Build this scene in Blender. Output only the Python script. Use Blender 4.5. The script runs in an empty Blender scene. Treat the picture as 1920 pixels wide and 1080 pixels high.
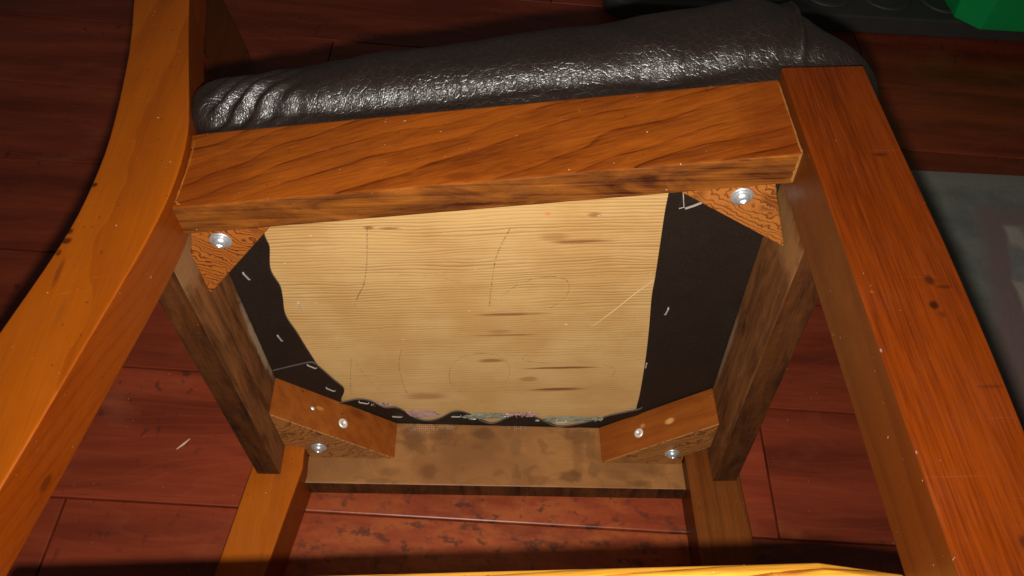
import bpy, bmesh, math, random
from mathutils import Vector, Matrix, noise as mnoise

random.seed(7)
scn = bpy.context.scene
col = scn.collection

# ------------------------------------------------------------------ frames
# chair frame: x from back to front, y across (0 = upper side rail, away = floor), z towards the seat top.
# The chair lies on its side, so its y axis points down to the floor.
S = 0.0899            # taper of the seat: half the change of width per metre of depth
L = 0.36              # clear length of the side rail
FL = 0.440 - S * L    # floor plane: y - S x = FL
NN = math.sqrt(1 + S * S)
CH = Matrix(((1 / NN, S / NN, 0, 0), (0, 0, 1, 0), (S / NN, -1 / NN, 0, FL / NN), (0, 0, 0, 1)))

def Wp(x, y, z):
    return CH @ Vector((x, y, z))

# ------------------------------------------------------------------ camera
RC = Matrix(((0.999767, -0.021499, -0.001746), (0.014677, 0.61874, 0.785427), (-0.015805, -0.78527, 0.618912)))
CC = Vector((0.20593, -0.30523, -0.32663))
right, down, fwd = RC.col[0], RC.col[1], RC.col[2]
cam_d = bpy.data.cameras.new('camera')
cam = bpy.data.objects.new('camera', cam_d)
col.objects.link(cam)
M3 = Matrix((right, -down, -fwd)).transposed()
cam.matrix_world = CH @ (Matrix.Translation(CC) @ M3.to_4x4())
cam_d.sensor_fit = 'HORIZONTAL'
cam_d.sensor_width = 36.0
cam_d.lens = 36.0 * 1567.38 / 1920.0
cam_d.clip_start = 0.01
cam_d.clip_end = 50
scn.camera = cam

# ------------------------------------------------------------------ world: a dim room around the flash
world = bpy.data.worlds.new('World')
scn.world = world
world.use_nodes = True
bg = world.node_tree.nodes['Background']
bg.inputs[0].default_value = (1.0, 0.88, 0.76, 1)
bg.inputs[1].default_value = 0.055

# ------------------------------------------------------------------ the phone's flash, just below the lens
fl_d = bpy.data.lights.new('phone_flash', 'SPOT')
fl_d.energy = 25.0
fl_d.spot_size = math.radians(122)      # the beam of a phone's flash fades towards its edge
fl_d.spot_blend = 1.0
fl_d.shadow_soft_size = 0.005
fl_d.color = (1.0, 0.955, 0.88)
fl_o = bpy.data.objects.new('phone_flash', fl_d)
col.objects.link(fl_o)
fl_o.matrix_world = CH @ (Matrix.Translation(CC + down * 0.019) @ M3.to_4x4())

scn.view_settings.view_transform = 'Standard'
scn.view_settings.look = 'None'
scn.view_settings.exposure = 0.0
scn.view_settings.gamma = 1.0
scn.view_settings.use_curve_mapping = False
scn.render.engine = 'CYCLES'
scn.cycles.samples = 64
scn.render.resolution_x = 1024
scn.render.resolution_y = 576

# ------------------------------------------------------------------ node helpers
class NT:
    def __init__(self, name):
        self.m = bpy.data.materials.new(name)
        self.m.use_nodes = True
        self.t = self.m.node_tree
        self.b = self.t.nodes['Principled BSDF']
    def set(self, sock, v):
        if isinstance(v, bpy.types.NodeSocket):
            self.t.links.new(v, sock)
        elif v is not None:
            if sock.type == 'RGBA' and len(v) == 3:
                v = (*v, 1)
            sock.default_value = v
    def P(self, name, v):
        self.set(self.b.inputs[name], v)
    def node(self, typ):
        return self.t.nodes.new(typ)
    def obj(self):
        return self.node('ShaderNodeTexCoord').outputs['Object']
    def map(self, vec, loc=(0, 0, 0), rot=(0, 0, 0), scale=(1, 1, 1)):
        n = self.node('ShaderNodeMapping')
        self.set(n.inputs[0], vec)
        n.inputs[1].default_value = loc
        n.inputs[2].default_value = rot
        n.inputs[3].default_value = scale
        return n.outputs[0]
    def noise(self, vec, scale, detail=2, rough=.5, dist=0):
        n = self.node('ShaderNodeTexNoise')
        self.set(n.inputs['Vector'], vec)
        n.inputs['Scale'].default_value = scale
        n.inputs['Detail'].default_value = detail
        n.inputs['Roughness'].default_value = rough
        n.inputs['Distortion'].default_value = dist
        return n.outputs[0]
    def math(self, op, a, b=None, c=None, clamp=False):
        n = self.node('ShaderNodeMath')
        n.operation = op
        n.use_clamp = clamp
        for i, v in enumerate((a, b, c)):
            if v is not None:
                self.set(n.inputs[i], v)
        return n.outputs[0]
    def vmath(self, op, a, b=None):
        n = self.node('ShaderNodeVectorMath')
        n.operation = op
        self.set(n.inputs[0], a)
        if b is not None:
            self.set(n.inputs[1], b)
        return n.outputs[1] if op in ('LENGTH', 'DOT_PRODUCT') else n.outputs[0]
    def xyz(self, v):
        n = self.node('ShaderNodeSeparateXYZ')
        self.set(n.inputs[0], v)
        return n.outputs
    def mix(self, f, a, b, mode='MIX'):
        n = self.node('ShaderNodeMix')
        n.data_type = 'RGBA'
        n.blend_type = mode
        n.clamp_factor = True
        self.set(n.inputs[0], f)
        self.set(n.inputs[6], a)
        self.set(n.inputs[7], b)
        return n.outputs[2]
    def ss(self, v, lo, hi, a=0.0, b=1.0):
        n = self.node('ShaderNodeMapRange')
        n.interpolation_type = 'SMOOTHSTEP'
        self.set(n.inputs[0], v)
        n.inputs[1].default_value = lo
        n.inputs[2].default_value = hi
        n.inputs[3].default_value = a
        n.inputs[4].default_value = b
        return n.outputs[0]
    def bump(self, h, strength=.3, dist=.001, normal=None):
        n = self.node('ShaderNodeBump')
        n.inputs['Strength'].default_value = strength
        n.inputs['Distance'].default_value = dist
        self.set(n.inputs['Height'], h)
        if normal is not None:
            self.set(n.inputs['Normal'], normal)
        return n.outputs[0]

def apply_stains(t, c, P, stains, wob=1.0):
    """stains: (centre, radii, colour, strength) with a ragged outline"""
    if not stains:
        return c
    nz = t.noise(P, 90, 3, .6)
    for cen, rad, colr, st in stains:
        d = t.vmath('LENGTH', t.vmath('DIVIDE', t.vmath('SUBTRACT', P, cen), rad))
        d = t.math('ADD', d, t.math('MULTIPLY', t.math('SUBTRACT', nz, .5), wob))
        c = t.mix(t.ss(d, 1.05, .35, 0, st), c, colr)
    return c

def wood(name, light, dark, axis='x', F=90, line=.5, amp=.02, tilt=0.0, fine=.5, med=.5, blotch=.4, bscale=14,
         base=.25, rough=.38, coat=.3, stains=(), bump=.25, lowscale=(3, 14, 14), off=(0, 0, 0), wob=1.0, specks=0.0,
         linew=(.55, .97), finescale=(22, 700, 700), spec=.18, bvec=(.45, 1, 1), thin=0.0, ripple=0.0, scr=.0):
    t = NT(name)
    P = t.obj()
    rot = {'x': (0, 0, tilt), 'z': (0, math.pi / 2, 0), 'y': (0, 0, -math.pi / 2), 'xz': (0, tilt, 0)}[axis]
    g = t.map(P, off, rot)
    low = t.noise(t.vmath('MULTIPLY', g, lowscale), 1, 3, .55)
    x, y, z = t.xyz(g)
    r = t.math('ADD', t.math('MULTIPLY_ADD', z, .8, y), t.math('MULTIPLY', t.math('SUBTRACT', low, .5), amp))
    saw = t.math('FRACT', t.math('MULTIPLY', r, F))
    edge = t.math('MULTIPLY', t.ss(saw, linew[0], linew[1]), t.ss(saw, 1.0, .97))
    fn = t.noise(t.vmath('MULTIPLY', g, finescale), 1, 3, .6)
    md = t.noise(t.vmath('MULTIPLY', g, (7, 95, 95)), 1, 3, .6)
    bl = t.noise(t.vmath('MULTIPLY', g, bvec), bscale, 5, .62, .8)
    f = t.math('MULTIPLY_ADD', edge, line, base)
    if thin:
        f = t.math('MULTIPLY_ADD', t.math('MULTIPLY', t.ss(saw, .86, .95), t.ss(saw, 1.0, .97)), t.math('MULTIPLY', t.ss(md, .3, .6), thin), f)
    f = t.math('MULTIPLY_ADD', t.math('SUBTRACT', fn, .5), fine * 2, f)
    f = t.math('MULTIPLY_ADD', t.math('SUBTRACT', md, .5), med * 2, f)
    f = t.math('MULTIPLY_ADD', t.math('SUBTRACT', bl, .5), blotch * 2, f, clamp=True)
    c = t.mix(f, light, dark)
    if specks:
        sp = t.noise(P, 330, 2, .5)
        c = t.mix(t.ss(sp, .70, .76, 0, specks), c, (dark[0] * .3, dark[1] * .3, dark[2] * .3))
        sp2 = t.noise(t.map(P, (3, 1, 2)), 420, 2, .5)
        c = t.mix(t.ss(sp2, .755, .79, 0, specks), c, (.75, .62, .45))
    if scr:
        s1 = t.noise(t.map(P, (.2, .1, .4), (.35, .5, .2), (9, 420, 420)), 1, 2, .5)
        s2 = t.noise(t.map(P, (.7, .3, .1), (-.4, -.3, .6), (12, 380, 380)), 1, 2, .5)
        c = t.mix(t.ss(t.math('MAXIMUM', s1, s2), .70, .76, 0, scr), c, tuple(min(1, q * 1.7 + .02) for q in light))
    c = apply_stains(t, c, P, stains, wob)
    t.P('Base Color', c)
    rr = t.math('MULTIPLY_ADD', t.math('SUBTRACT', t.noise(P, 60, 5, .7), .5), .6, rough, clamp=True)
    t.P('Roughness', rr)
    t.P('Specular IOR Level', spec)
    t.P('Coat Weight', coat)
    t.P('Coat Roughness', .22)
    h = t.math('ADD', t.math('MULTIPLY', fn, .7), t.math('MULTIPLY', t.noise(P, 45, 3, .6), 1.2))
    h = t.math('ADD', h, t.math('MULTIPLY', edge, -.25))
    if ripple:
        h = t.math('MULTIPLY_ADD', t.math('SINE', t.math('MULTIPLY_ADD', x, 430, t.math('MULTIPLY', t.noise(P, 30, 3, .6), 22))), ripple, h)
    t.P('Normal', t.bump(h, bump, .0006))
    return t.m

# ------------------------------------------------------------------ mesh helpers
def link(o, parent=None):
    col.objects.link(o)
    if parent is not None:
        o.parent = parent
    return o

def obj(name, bm, mats, parent=None, smooth=False):
    bmesh.ops.recalc_face_normals(bm, faces=bm.faces)
    me = bpy.data.meshes.new(name)
    bm.to_mesh(me)
    bm.free()
    for m in (mats if isinstance(mats, (list, tuple)) else [mats]):
        me.materials.append(m)
    if smooth:
        for p in me.polygons:
            p.use_smooth = True
    return link(bpy.data.objects.new(name, me), parent)

def bevel(bm, w, seg=2, ang=25):
    bmesh.ops.recalc_face_normals(bm, faces=bm.faces)
    es = [e for e in bm.edges if len(e.link_faces) == 2 and e.calc_face_angle(0) > math.radians(ang)]
    bmesh.ops.bevel(bm, geom=es, offset=w, segments=seg, profile=.6, affect='EDGES', clamp_overlap=True)

def loft(rings, w=0, seg=2):
    """rings of equal length, capped at both ends"""
    bm = bmesh.new()
    vs = [[bm.verts.new(p) for p in r] for r in rings]
    n = len(rings[0])
    for a, b in zip(vs, vs[1:]):
        for i in range(n):
            bm.faces.new((a[i], a[(i + 1) % n], b[(i + 1) % n], b[i]))
    bm.faces.new(vs[0][::-1])
    bm.faces.new(vs[-1])
    if w:
        bevel(bm, w, seg)
    return bm

def prism(poly, z0, z1, w=0, seg=2):
    return loft([[(x, y, z0) for x, y in poly], [(x, y, z1) for x, y in poly]], w, seg)

def lathe(prof, n=28):
    bm = bmesh.new()
    rings = []
    for r, z in prof:
        if r < 1e-7:
            rings.append([bm.verts.new((0, 0, z))])
        else:
            rings.append([bm.verts.new((r * math.cos(2 * math.pi * i / n), r * math.sin(2 * math.pi * i / n), z)) for i in range(n)])
    for a, b in zip(rings, rings[1:]):
        for i in range(n):
            j = (i + 1) % n
            if len(a) == 1 and len(b) == 1:
                continue
            if len(a) == 1:
                bm.faces.new((a[0], b[j], b[i]))
            elif len(b) == 1:
                bm.faces.new((a[i], a[j], b[0]))
            else:
                bm.faces.new((a[i], a[j], b[j], b[i]))
    return bm

def catmull(pts, n=8):
    out = []
    q = [Vector(p) for p in pts]
    q = [q[0] * 2 - q[1]] + q + [q[-1] * 2 - q[-2]]
    for i in range(1, len(q) - 2):
        for k in range(n):
            u = k / n
            a, b, c, d = q[i - 1], q[i], q[i + 1], q[i + 2]
            out.append(.5 * ((2 * b) + (c - a) * u + (2 * a - 5 * b + 4 * c - d) * u * u + (3 * b - a - 3 * c + d) * u ** 3))
    out.append(q[-2])
    return out

def interp(tab, z):
    if z <= tab[0][0]:
        return tab[0][1]
    for (a, va), (b, vb) in zip(tab, tab[1:]):
        if z <= b:
            u = (z - a) / (b - a)
            return va + (vb - va) * u
    return tab[-1][1]

# ------------------------------------------------------------------ materials
ORANGE = wood('orange_lacquered_wood', (.250, .056, .0014), (.115, .0165, .0005), 'z', F=30, line=.26, amp=.06, fine=.22, med=.22,
              blotch=.38, base=.18, rough=.42, coat=.06, scr=.12, linew=(.15, .98), specks=.5, lowscale=(6, 9, 9), bscale=11, bump=.12,
              stains=[((-.030, .028, .016), (.0022, .02, .0022), (.03, .006, .001), .9), ((-.0335, .028, -.019), (.003, .02, .0032), (.03, .006, .001), .85),
                      ((-.033, .028, -.026), (.004, .02, .003), (.03, .006, .001), .85), ((-.0345, .028, -.034), (.002, .02, .003), (.05, .010, .001), .8),
                      ((-.030, .028, -.049), (.0022, .02, .012), (.10, .02, .002), .7), ((-.020, .028, -.075), (.002, .02, .012), (.16, .04, .005), .5),
                      ((.010, .05, -.15), (.03, .004, .007), (.06, .012, .002), .6)])
REDDISH = wood('red_lacquered_wood', (.108, .0172, .0005), (.036, .0040, .0002), 'z', F=260, line=.08, amp=.015, fine=.9, med=.35,
               blotch=.55, base=.22, rough=.40, coat=.10, scr=.13, specks=.15, finescale=(34, 900, 900), bump=.22,
               stains=[((.393, -.009, -.094), (.0030, .02, .0042), (.020, .004, .001), .8), ((.3905, -.009, -.108), (.0028, .02, .0032), (.012, .003, .001), .9),
                       ((.3925, -.009, -.113), (.002, .02, .002), (.05, .009, .001), .7), ((.3985, -.009, -.098), (.005, .02, .0014), (.03, .006, .001), .7),
                       ((.3945, -.009, -.012), (.0055, .02, .0020), (.02, .006, .002), .7), ((.388, -.009, -.215), (.0025, .02, .004), (.03, .006, .001), .8),
                       ((.40, -.009, -.15), (.007, .02, .0012), (.03, .006, .001), .5), ((.3655, -.009, -.10), (.0012, .02, .0010), (.16, .05, .02), .5)]
               + [((.3607, -.0085, z_), (.00045, .003, l_ * .5), (.20, .14, .13), .6) for z_, l_ in ((-.131, .0022), (-.1785, .0018))])
BROWN_SIDE_AND_SHADE = wood('brown_wood_and_painted_shade', (.090, .0190, .0012), (.046, .0080, .0006), 'z', F=45, line=.25, amp=.05, fine=.15, med=.2, blotch=.3,
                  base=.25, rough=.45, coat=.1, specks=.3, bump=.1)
APRON = wood('flame_grained_wood', (.215, .049, .0034), (.052, .0075, .0007), 'xz', F=75, thin=.36, line=.22, amp=.07, tilt=math.radians(13), fine=.55,
             med=.6, blotch=.45, base=.24, rough=.42, coat=.08, scr=.25, lowscale=(4.5, 9, 9), specks=.45, linew=(.10, .97), bump=.25,
             stains=[((.185, .015, .022), (.006, .02, .003), (.10, .017, .002), .8), ((.178, .015, .006), (.012, .02, .004), (.11, .02, .002), .8),
                     ((.205, .015, .009), (.006, .02, .002), (.11, .02, .002), .6),
                     ((.356, .0, .03), (.03, .05, .06), (.085, .012, .001), .45), ((.03, .03, .02), (.035, .05, .03), (.12, .02, .0015), .45)])
RAW_BOTTOM = wood('rough_stained_wood', (.205, .060, .0060), (.032, .0060, .0010), 'x', F=120, line=.15, amp=.03, fine=.5, med=.55, blotch=1.3,
                  bscale=60, bvec=(.35, 1, 1), base=.45, rough=.62, coat=0, scr=.4, bump=.7, specks=.4)
DARK_RAIL = wood('dark_unfinished_rail', (.105, .030, .0050), (.022, .0055, .0012), 'y', F=60, line=.15, amp=.05, fine=.45, med=.5, blotch=1.1,
                 bscale=60, bvec=(.35, 1, 1), ripple=.10, base=.45, rough=.75, coat=0, bump=.8, specks=.2)
GREY_RAIL = wood('dull_brown_rail', (.215, .080, .0220), (.045, .0120, .0028), 'y', F=50, line=.2, amp=.05, fine=.3, med=.5, blotch=1.1,
                 bscale=60, base=.36, bvec=(.3, 1, 1), rough=.72, coat=0, bump=.45, specks=.3,
                 stains=[((-.0006, .245, .0570), (.01, .065, .0065), (.42, .30, .19), .75), ((.3815, .27, .0575), (.01, .07, .005), (.30, .22, .15), .55),
                         ((.3815, .098, .03), (.02, .024, .06), (.27, .125, .042), .8), ((-.0006, .095, .02), (.02, .030, .05), (.27, .135, .055), .8)])
TAN_STAINS = [((.110, .39, .046), (.012, .02, .015), (.085, .032, .010), .8), ((.135, .39, .050), (.010, .02, .009), (.085, .032, .010), .75),
              ((.175, .39, .052), (.012, .02, .007), (.095, .035, .010), .8), ((.168, .39, .054), (.010, .02, .006), (.09, .035, .010), .6),
              ((.205, .39, .040), (.006, .02, .012), (.11, .05, .018), .6), ((.270, .40, .052), (.024, .02, .009), (.10, .036, .010), .8),
              ((.262, .40, .030), (.006, .02, .020), (.13, .048, .011), .6), ((.255, .40, .010), (.010, .02, .006), (.085, .03, .008), .85),
              ((.225, .40, .006), (.016, .02, .005), (.13, .046, .010), .7), ((.125, .39, .013), (.012, .02, .008), (.10, .034, .009), .8),
              ((.300, .40, .013), (.014, .02, .006), (.13, .05, .014), .7), ((.330, .40, .018), (.010, .02, .007), (.12, .045, .013), .7),
              ((.090, .39, .012), (.010, .02, .005), (.13, .05, .014), .6), ((.32, .40, .005), (.012, .02, .004), (.09, .035, .01), .8)]
def tan_rail():
    t = NT('tan_blotched_rail')
    P = t.obj()
    lo = t.noise(t.vmath('MULTIPLY', P, (9, 9, 14)), 1, 2, .5)
    r = t.math('MULTIPLY_ADD', lo, .22, t.math('MULTIPLY', t.xyz(P)[0], .6))
    saw = t.math('FRACT', t.math('MULTIPLY', r, 26))
    ring = t.math('MULTIPLY', t.ss(saw, .80, .98), t.ss(saw, 1, .985))
    fine = t.noise(t.vmath('MULTIPLY', P, (60, 60, 500)), 1, 3, .6)
    bl = t.noise(t.vmath('MULTIPLY', P, (1, 1, 1.3)), 13, 3, .5, .6)
    c = t.mix(t.ss(bl, .34, .66), (.285, .124, .037), (.175, .070, .020))
    c = t.mix(t.math('MULTIPLY', ring, .30), c, (.15, .06, .016))
    c = t.mix(t.math('MULTIPLY', t.ss(fine, .45, .75), .35), c, (.19, .075, .02))
    c = apply_stains(t, c, P, [(a_, tuple(q * 1.25 for q in b_), c_, d_ * .75) for a_, b_, c_, d_ in TAN_STAINS], 1.5)
    b2 = t.noise(t.map(P, (.31, 0, .17)), 42, 3, .55, .5)
    c = t.mix(t.ss(b2, .58, .66, 0, .4), c, (.105, .042, .013))
    # dried remains of a woven tape: rows of pale dots
    x, y, z = t.xyz(P)
    dots = t.math('MULTIPLY', t.ss(t.math('SINE', t.math('MULTIPLY', x, 3300)), -.1, .6), t.ss(t.math('SINE', t.math('MULTIPLY', z, 3000)), -.1, .6))
    dots = t.math('MULTIPLY', dots, t.ss(t.noise(P, 330, 2, .5), .40, .56))
    for cen, rad in (((.118, .39, .058), (.020, .05, .008)), ((.140, .39, .0595), (.014, .05, .004)), ((.205, .395, .0595), (.016, .05, .0035))):
        d = t.vmath('LENGTH', t.vmath('DIVIDE', t.vmath('SUBTRACT', P, cen), rad))
        c = t.mix(t.math('MULTIPLY', t.math('MULTIPLY', dots, .55), t.ss(d, 1, .5)), c, (.62, .52, .40))
    t.P('Base Color', c)
    t.P('Roughness', .44)
    t.P('Specular IOR Level', .35)
    t.P('Normal', t.bump(t.math('ADD', fine, bl), .2, .0006))
    return t.m
TAN = tan_rail()
BLOCK_FACE = wood('smooth_block_wood', (.26, .070, .0085), (.110, .0180, .0018), 'x', F=60, line=.12, amp=.04, tilt=.7, fine=.25, med=.4, blotch=.6,
                  bscale=26, base=.36, rough=.5, coat=.05, bump=.2, specks=.3,
                  stains=[((.344, .3638, .0435), (.0065, .0065, .0038), (.52, .27, .075), .95), ((.0335, .335, .0475), (.0055, .0055, .0025), (.42, .17, .035), .8),
                          ((.02, .322, .058), (.0016, .0016, .0016), (.04, .01, .003), .9), ((.050, .350, .0505), (.0016, .0016, .0016), (.04, .01, .003), .8),
                          ((.062, .36, .056), (.013, .013, .006), (.11, .022, .003), .6), ((.322, .379, .048), (.004, .004, .003), (.45, .2, .05), .7)])
def endgrain(name, ang, F, seed, light, dark, str_=.9, wl=.62, zig=.0075):
    t = NT(name)
    P = t.obj()
    g = t.map(P, (seed, seed * .7, 0), (0, 0, ang))
    x, y, z = t.xyz(g)
    n1 = t.noise(t.vmath('MULTIPLY', g, (26, 60, 20)), 1, 2, .5)
    n2 = t.noise(t.vmath('MULTIPLY', g, (210, 60, 60)), 1, 1.5, .5)
    r = t.math('ADD', y, t.math('MULTIPLY', n1, .030))
    r = t.math('ADD', r, t.math('MULTIPLY', n2, zig))
    saw = t.math('FRACT', t.math('MULTIPLY', r, F))
    ln = t.math('MULTIPLY', t.ss(saw, wl, .93), t.ss(saw, 1, .95))
    thick = t.ss(t.noise(g, 34, 2), .58, .70)
    ln = t.math('MAXIMUM', ln, t.math('MULTIPLY', t.math('MULTIPLY', t.ss(saw, .1, .3), thick), .9))
    fine = t.noise(P, 600, 2)
    c = t.mix(t.math('MULTIPLY', ln, str_), light, dark)
    c = t.mix(t.math('MULTIPLY', t.ss(fine, .5, .8), .3), c, dark)
    t.P('Base Color', c)
    t.P('Roughness', .5)
    t.P('Normal', t.bump(t.math('SUBTRACT', fine, ln), .3, .0005))
    return t.m
END_FINE = endgrain('zigzag_end_grain', -.55, 250, .3, (.34, .110, .018), (.10, .021, .003))
END_BOLD = endgrain('bold_end_grain', 2.45, 300, .9, (.32, .090, .010), (.075, .013, .002), .95, .45, .008)
END_FAR = endgrain('dark_end_grain', .5, 170, 1.7, (.30, .115, .026), (.085, .023, .005), .8)

def board_mat():
    t = NT('pale_plywood')
    P = t.obj()
    x, y, z = t.xyz(P)
    w1 = t.noise(t.vmath('MULTIPLY', P, (5, 22, 1)), 1, 3, .6)
    w2 = t.noise(t.vmath('MULTIPLY', P, (34, 90, 1)), 1, 2, .5)
    r = t.math('ADD', t.math('MULTIPLY_ADD', w1, .019, y), t.math('MULTIPLY', w2, .0024))
    saw = t.math('FRACT', t.math('MULTIPLY', r, 300))
    ln = t.math('MULTIPLY', t.ss(saw, .25, .9), t.ss(saw, 1, .9))
    strong = t.ss(t.noise(t.vmath('MULTIPLY', P, (8, 70, 1)), 1, 3), .36, .66, .35, 1)
    near = t.ss(y, .29, .16, .40, 1.0)          # the veneer's coarser figure lies on one side of the sheet
    fine = t.noise(t.vmath('MULTIPLY', P, (14, 900, 1)), 1, 3, .6)
    fine2 = t.noise(t.vmath('MULTIPLY', P, (60, 1500, 1)), 1, 2, .6)
    f = t.math('MULTIPLY', t.math('MULTIPLY', ln, strong), near)
    f = t.math('MULTIPLY_ADD', t.math('SUBTRACT', fine, .5), .75, f)
    f = t.math('MULTIPLY_ADD', t.math('SUBTRACT', fine2, .5), .5, f, clamp=True)
    bl = t.noise(P, 14, 3, .6)
    c = t.mix(t.ss(bl, .35, .7), (.61, .380, .150), (.53, .298, .104))
    c = t.mix(t.math('MULTIPLY', f, .52), c, (.27, .112, .024))
    flat = lambda X, Y: (X, Y, .064)
    k = .35
    st = []
    for X, Y, l, h, s_ in ((.254, .1392, .024, .0021, .75), (.204, .2241, .030, .0019, .75), (.1982, .2522, .030, .0014, .65), (.186, .2894, .013, .0030, .65),
                          (.2449, .3028, .034, .0020, .9), (.242, .3381, .025, .0027, .9), (.2181, .3197, .009, .004, .45), (.124, .345, .022, .006, .45),
                          (.1937, .247, .012, .003, .35), (.235, .134, .012, .004, .35), (.262, .112, .005, .0025, .6), (.107, .120, .004, .002, .7), (.121, .121, .008, .0015, .6)):
        st.append(((X, Y, .064), (l * 1.2, h * 1.35, 1), (.20, .058, .012), s_))
    nz = t.noise(t.vmath('MULTIPLY', P, (40, 380, 1)), 1, 2, .6)
    for cen, rad, colr, s_ in st:
        d = t.vmath('LENGTH', t.vmath('DIVIDE', t.vmath('SUBTRACT', P, cen), rad))
        d = t.math('ADD', d, t.math('MULTIPLY', t.math('SUBTRACT', nz, .5), .7))
        c = t.mix(t.ss(d, 1.0, .3, 0, s_), c, colr)
    c = apply_stains(t, c, P, [((.2305, .110, .064), (.003, .0022, 1), (.70, .14, .03), .5)])
    # pale nicks where fibres have lifted
    nk = t.noise(t.vmath('MULTIPLY', P, (160, 420, 1)), 1, 2, .5)
    c = t.mix(t.ss(nk, .735, .77, 0, .75), c, (.86, .64, .33))
    t.P('Base Color', c)
    t.P('Roughness', .62)
    t.P('Specular IOR Level', .25)
    t.P('Normal', t.bump(t.math('SUBTRACT', t.math('MULTIPLY', fine, .5), f), .5, .0006))
    return t.m
BOARD = board_mat()

def leather(name, colr, cell, rough, strength, spec=.5, coat=0.0, dist=.0007):
    t = NT(name)
    P = t.obj()
    jit = t.node('ShaderNodeTexNoise')
    t.set(jit.inputs['Vector'], P)
    jit.inputs['Scale'].default_value = cell * .55
    jit.inputs['Detail'].default_value = 3
    v = t.vmath('ADD', P, t.vmath('MULTIPLY', t.vmath('SUBTRACT', jit.outputs['Color'], (.5, .5, .5)), (1.9 / cell, 1.9 / cell, 1.9 / cell)))
    def vor(scale, feat='DISTANCE_TO_EDGE', sc=(1, 1, 1)):
        n = t.node('ShaderNodeTexVoronoi')
        n.feature = feat
        t.set(n.inputs['Vector'], t.vmath('MULTIPLY', v, sc))
        n.inputs['Scale'].default_value = scale
        return n.outputs['Distance']
    e1 = t.ss(vor(cell, sc=(1, 1, .72)), .0, .10)
    e2 = t.ss(vor(cell * 2.7), .0, .30)
    big = t.noise(P, cell * .35, 4, .6)
    fade = t.ss(t.noise(P, 20, 3, .6), .38, .62, .35, 1.0)
    h = t.math('ADD', t.math('MULTIPLY', e1, fade), t.math('MULTIPLY', e2, .25))
    h = t.math('MULTIPLY_ADD', big, 1.3, h)
    c = t.mix(t.math('MULTIPLY', t.math('SUBTRACT', 1, e1), .6), colr, tuple(q * 1.9 for q in colr))
    t.P('Base Color', c)
    rr = t.math('MULTIPLY_ADD', t.noise(P, 60, 3), .22, rough - .11)
    t.P('Roughness', rr)
    t.P('Specular IOR Level', spec)
    t.P('Coat Weight', coat)
    t.P('Coat Roughness', .3)
    t.P('Normal', t.bump(h, strength, dist))
    return t.m
LEATHER = leather('cracked_brown_leather', (.0105, .0060, .0044), 215, .37, .38, .62, dist=.0008)
FLAP = leather('flat_brown_leather', (.0125, .0072, .0042), 420, .62, .15, .3, dist=.0004)

def plain(name, c, rough=.5, metal=0.0, nscale=0, namt=.2, spec=.5, bump=0):
    t = NT(name)
    cc = c
    P = t.obj()
    n = t.noise(P, nscale or 60, 4, .6)
    cc = t.mix(t.math('MULTIPLY', t.ss(n, .35, .75), namt), c, tuple(q * .45 for q in c))
    t.P('Base Color', cc)
    t.P('Roughness', t.math('MULTIPLY_ADD', n, .25, rough - .12))
    t.P('Metallic', metal)
    t.P('Specular IOR Level', spec)
    if bump:
        t.P('Normal', t.bump(n, bump, .001))
    return t.m
ZINC = plain('zinc_plated_steel', (.66, .68, .70), .36, .75, 900, .3)
STEEL = plain('staple_wire', (.66, .60, .52), .45, .5, 500, .3)
BRIGHT = plain('bright_screw_steel', (.88, .87, .82), .45, .6, 700, .3)
EDGE = plain('pale_lining', (.095, .062, .048), .8, 0, 300, .5)
GLUE = plain('dried_glue', (.30, .105, .012), .45, 0, 160, .6, bump=.5)
GLUE_PALE = plain('pale_filler', (.22, .090, .020), .5, 0, 200, .4, bump=.5)
FOIL_PINK = plain('pink_film', (.50, .30, .27), .3, .1, 120, .6, bump=.6)
FOIL_GREEN = plain('grey_green_film', (.34, .36, .27), .25, .2, 120, .6, bump=.6)
PENCIL = None
def pencil_mat():
    t = NT('pencil_graphite')
    P = t.obj()
    g = t.noise(t.vmath('MULTIPLY', P, (30, 800, 1)), 1, 2, .5)
    t.P('Base Color', (.13, .075, .040))
    t.P('Roughness', .5)
    t.P('Alpha', t.ss(g, .42, .64, .0, .55))
    return t.m
PENCIL = pencil_mat()
SCRATCH = plain('raised_scratch', (.80, .58, .27), .6, 0, 300, .3)

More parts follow.
